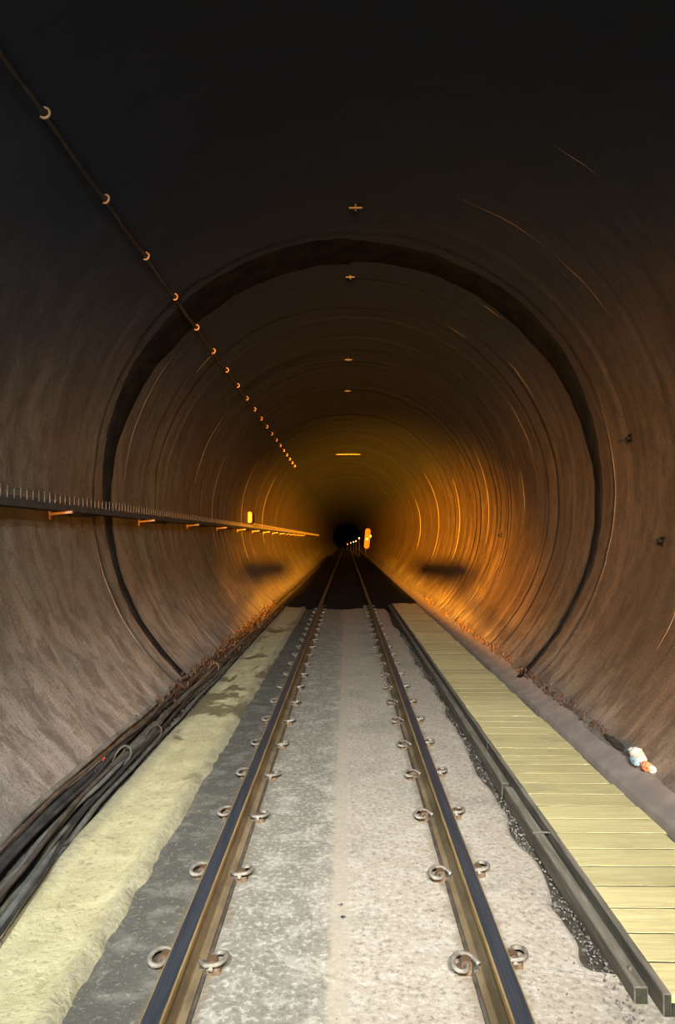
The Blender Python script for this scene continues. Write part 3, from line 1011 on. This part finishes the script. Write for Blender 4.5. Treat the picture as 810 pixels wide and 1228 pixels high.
for i, (x, z, r) in enumerate(((-0.03, 0.026, 0.022), (-0.075, 0.024, 0.020), (0.008, 0.024, 0.020), (-0.05, 0.062, 0.018))):
    pts = [(-2.30 + x + 0.01 * float(vnoise(y * 0.9, i * 3.0, 71)), y, 1.74 + z + 0.004 * math.sin(y + i)) for y in np.arange(TY0, 40, 0.5)]
    o = MB().tube(pts, r, 7).build('tray_cable', M['cab_black'], None, True)
    tag(o, 'black cable in the wall tray, %s' % ['second from the open edge', 'third from the open edge', 'nearest the open edge', 'lying on top of the others'][i], 'cable', 'cables lying in the wall tray')
# junction box on the wall above the tray
jx = empty('junction_box', (-2.352, 17.7, 1.92))
tag(jx, 'small orange junction box above the far cable tray', 'box')
mb = MB()
mb.bevbox(-0.045, 0.05, -0.06, 0.06, 0.0, 0.26, 0.015)
mb.build('housing', M['orange'], jx)
MB().bevbox(0.050, 0.058, -0.05, 0.05, 0.03, 0.22, 0.003).build('lid', M['orange'], jx)
MB().tube([(0, 0, -0.06), (0, 0, 0.0)], 0.012, 7).build('gland', M['steel_dark'], jx)

# ------------------------------------------------------------------ crown plates
for k, (y, w) in enumerate(((6.35, 0.06), (8.05, 0.05), (11.8, 0.06), (14.3, 0.06), (25.0, 0.5))):
    mb = MB()
    mb.bevbox(-w, w, -0.03, 0.03, 0, 0.012, 0.004)
    root = empty('crown_plate', (TCX + (0.03 if k == 0 else -0.01 * k), y, TCZ + TR - 0.02))
    root.rotation_euler = (math.pi + 0.35, 0, 0)
    mb.build('plate', M['crown'], root)
    MB().tube([(0, 0, -0.05), (0, 0, 0.03)], 0.009, 7).build('bolt', M['steel'], root)
    tag(root, 'pale anchor plate on the tunnel crown, %s' % ['nearest the camera', 'second from the camera', 'third from the camera', 'fourth from the camera', 'wide and farthest away'][k], 'plate', 'anchor plates on the crown')

# anchor stubs on the right wall
for k, (px, py, lab) in enumerate(((341, -122, 'dark rock bolt stub high on the right wall'), (377, 2, 'dark rock bolt stub low on the right wall near the frame edge'), (186, -5, 'small rock bolt stub on the far right wall'))):
    a = px / 877.0; b = -py / 877.0
    # meet the bore along this direction
    A = a * a + b * b; B = 2 * (a * (0 - TCX) + b * (CAM_H - TCZ)); Cc = TCX ** 2 + (CAM_H - TCZ) ** 2 - TR ** 2
    d = (-B + math.sqrt(B * B - 4 * A * Cc)) / (2 * A)
    pos = Vector((a * d, d, CAM_H + b * d))
    nrm = Vector((TCX - pos.x, 0, TCZ - pos.z)).normalized()
    root = empty('rock_bolt', pos)
    root.rotation_euler = nrm.to_track_quat('Z', 'Y').to_euler()
    MB().tube([(0, 0, -0.04), (0, 0, 0.045)], 0.014, 8).build('stub', M['band'], root)
    MB().bevbox(-0.035, 0.035, -0.035, 0.035, -0.02, 0.008, 0.003).build('washer_plate', M['band'], root)
    tag(root, lab, 'bolt', 'rock bolts in the right wall')

# ------------------------------------------------------------------ far things
pn = empty('marker_board', (1.44, 56.0, 0.062))
tag(pn, 'tall narrow orange marker board beside the track far down the tunnel', 'sign')
MB().tube([(0, 0.03, 0), (0, 0.03, 0.85)], 0.03, 8).build('post', M['steel_dark'], pn)
MB().bevbox(-0.05, 0.05, -0.05, 0.09, 0, 0.04, 0.01).build('foot', M['steel_dark'], pn)
tilt = Matrix.Rotation(math.radians(5), 4, 'Y')
mb = MB()
n = 12
vs = []
for yy in (-0.02, 0.02):
    for (cx, cz, a0) in ((0.0, 2.1, 0), (0.0, 0.95, math.pi)):
        for k in range(n + 1):
            a = a0 + math.pi * k / n
            vs.append(tuple(tilt @ Vector((cx + 0.20 * math.cos(a), yy, cz + 0.20 * math.sin(a)))))
m = len(vs) // 2
fs = [tuple(range(m)), tuple(range(2 * m - 1, m - 1, -1))] + [(k, (k + 1) % m, m + (k + 1) % m, m + k) for k in range(m)]
mb.add(vs, fs)
mb.build('board', M['board'], pn)
MB().box(-0.10, 0.06, -0.03, -0.021, 1.42, 1.56, tilt).build('reflector', M['white'], pn)
MB().box(0.18, 0.30, -0.03, 0.01, 1.66, 1.80, tilt).build('reflector', M['white'], pn)

lamps = [(60, 1.02, 1.62, 'lamp_warm'), (68, 0.86, 1.36, 'lamp_warm'), (77, 0.72, 1.26, 'lamp_warm'), (86, 0.48, 1.12, 'lamp_warm'), (95, 0.11, 0.90, 'lamp_red')]
ll = ['small warm lamp on a thin stand far down the track, nearest the orange board', 'small warm lamp on a thin stand far down the track, second from the orange board',
      'small warm lamp on a thin stand far down the track, third from the orange board', 'small warm lamp on a thin stand far down the track, fourth from the orange board', 'small red warning lamp on a stand, farthest down the track']
for (y, x, z, mt), lab in zip(lamps, ll):
    t = empty('warning_lamp', (x, y, 0.07 if x > 0.95 else 0.0))
    zz = z - t.location.z
    MB().tube([(0, 0.05, 0.0), (0, 0.05, zz)], 0.02, 6).build('stand', M['steel_dark'], t)
    for a in range(3):
        ca, sa = math.cos(a * 2.094 + 0.5), math.sin(a * 2.094 + 0.5)
        MB().tube([(0, 0.05, 0.3), (0.2 * ca, 0.05 + 0.2 * sa, 0.012)], 0.012, 5).build('leg', M['steel_dark'], t)
    MB().tube([(0, 0.10, zz), (0, -0.02, zz)], [0.07, 0.09], 10).build('housing', M['steel_dark'], t)
    r = 0.085 if 'red' in lab else 0.06
    MB().tube([(0, -0.021, zz), (0, -0.045, zz), (0, -0.06, zz)], [r, r * 0.85, r * 0.4], 10).build('lens', M[mt], t)
    tag(t, lab, 'lamp', 'lamps far down the track')

# ------------------------------------------------------------------ unseen blocker added behind the camera, outline shaped to shade the far tunnel
vh = empty('rail_shadow_blocker', (LAMP[0], -6.5, 0.14))
tag(vh, 'unseen dark light blocker added on the track behind the viewpoint', 'blocker')
zb = 0.14
sil = [(0.055, 1.715), (0.095, 1.650), (0.34, 1.45), (0.75, 1.10), (0.88, 0.30), (-0.88, 0.30), (-0.75, 1.10), (-0.34, 1.45), (-0.095, 1.650), (-0.055, 1.715), (0.0, 1.706)]
vs = [(x, 0.0, z - zb) for x, z in sil] + [(x, -0.7, z - zb - (0.0 if z < 1.5 else 0.03)) for x, z in sil]
n = len(sil)
fs = [tuple(range(n)), tuple(range(2 * n - 1, n - 1, -1))] + [(k, n + k, n + (k + 1) % n, (k + 1) % n) for k in range(n)]
link('blocker_nose', vs, fs, M['paint_dark'], vh)
for s in (-1, 1):
    MB().tube([(s * 0.30, -0.1, 1.28), (s * 0.160, -0.05, 1.53)], 0.006, 6).build('blocker_arm', M['steel_dark'], vh)
    MB().bevbox(s * 0.160 - 0.038, s * 0.160 + 0.038, -0.06, -0.03, 1.520, 1.556, 0.008).build('blocker_mirror', M['paint_dark'], vh)
    MB().tube([(s * 0.525 - LAMP[0] * 0, 0.0, -0.0), (s * 0.525 + 0.05, 0.0, -0.0)], 0.14, 16).build('wheel', M['steel_dark'], vh)
MB().box(-0.7, 0.7, -3.2, -0.1, 0.02, 0.16).build('chassis', M['paint_dark'], vh)
MB().tube([(0, -2.25, 0.1), (0, -2.25, 1.55)], 0.03, 8).build('lamp_mast', M['steel_dark'], vh)
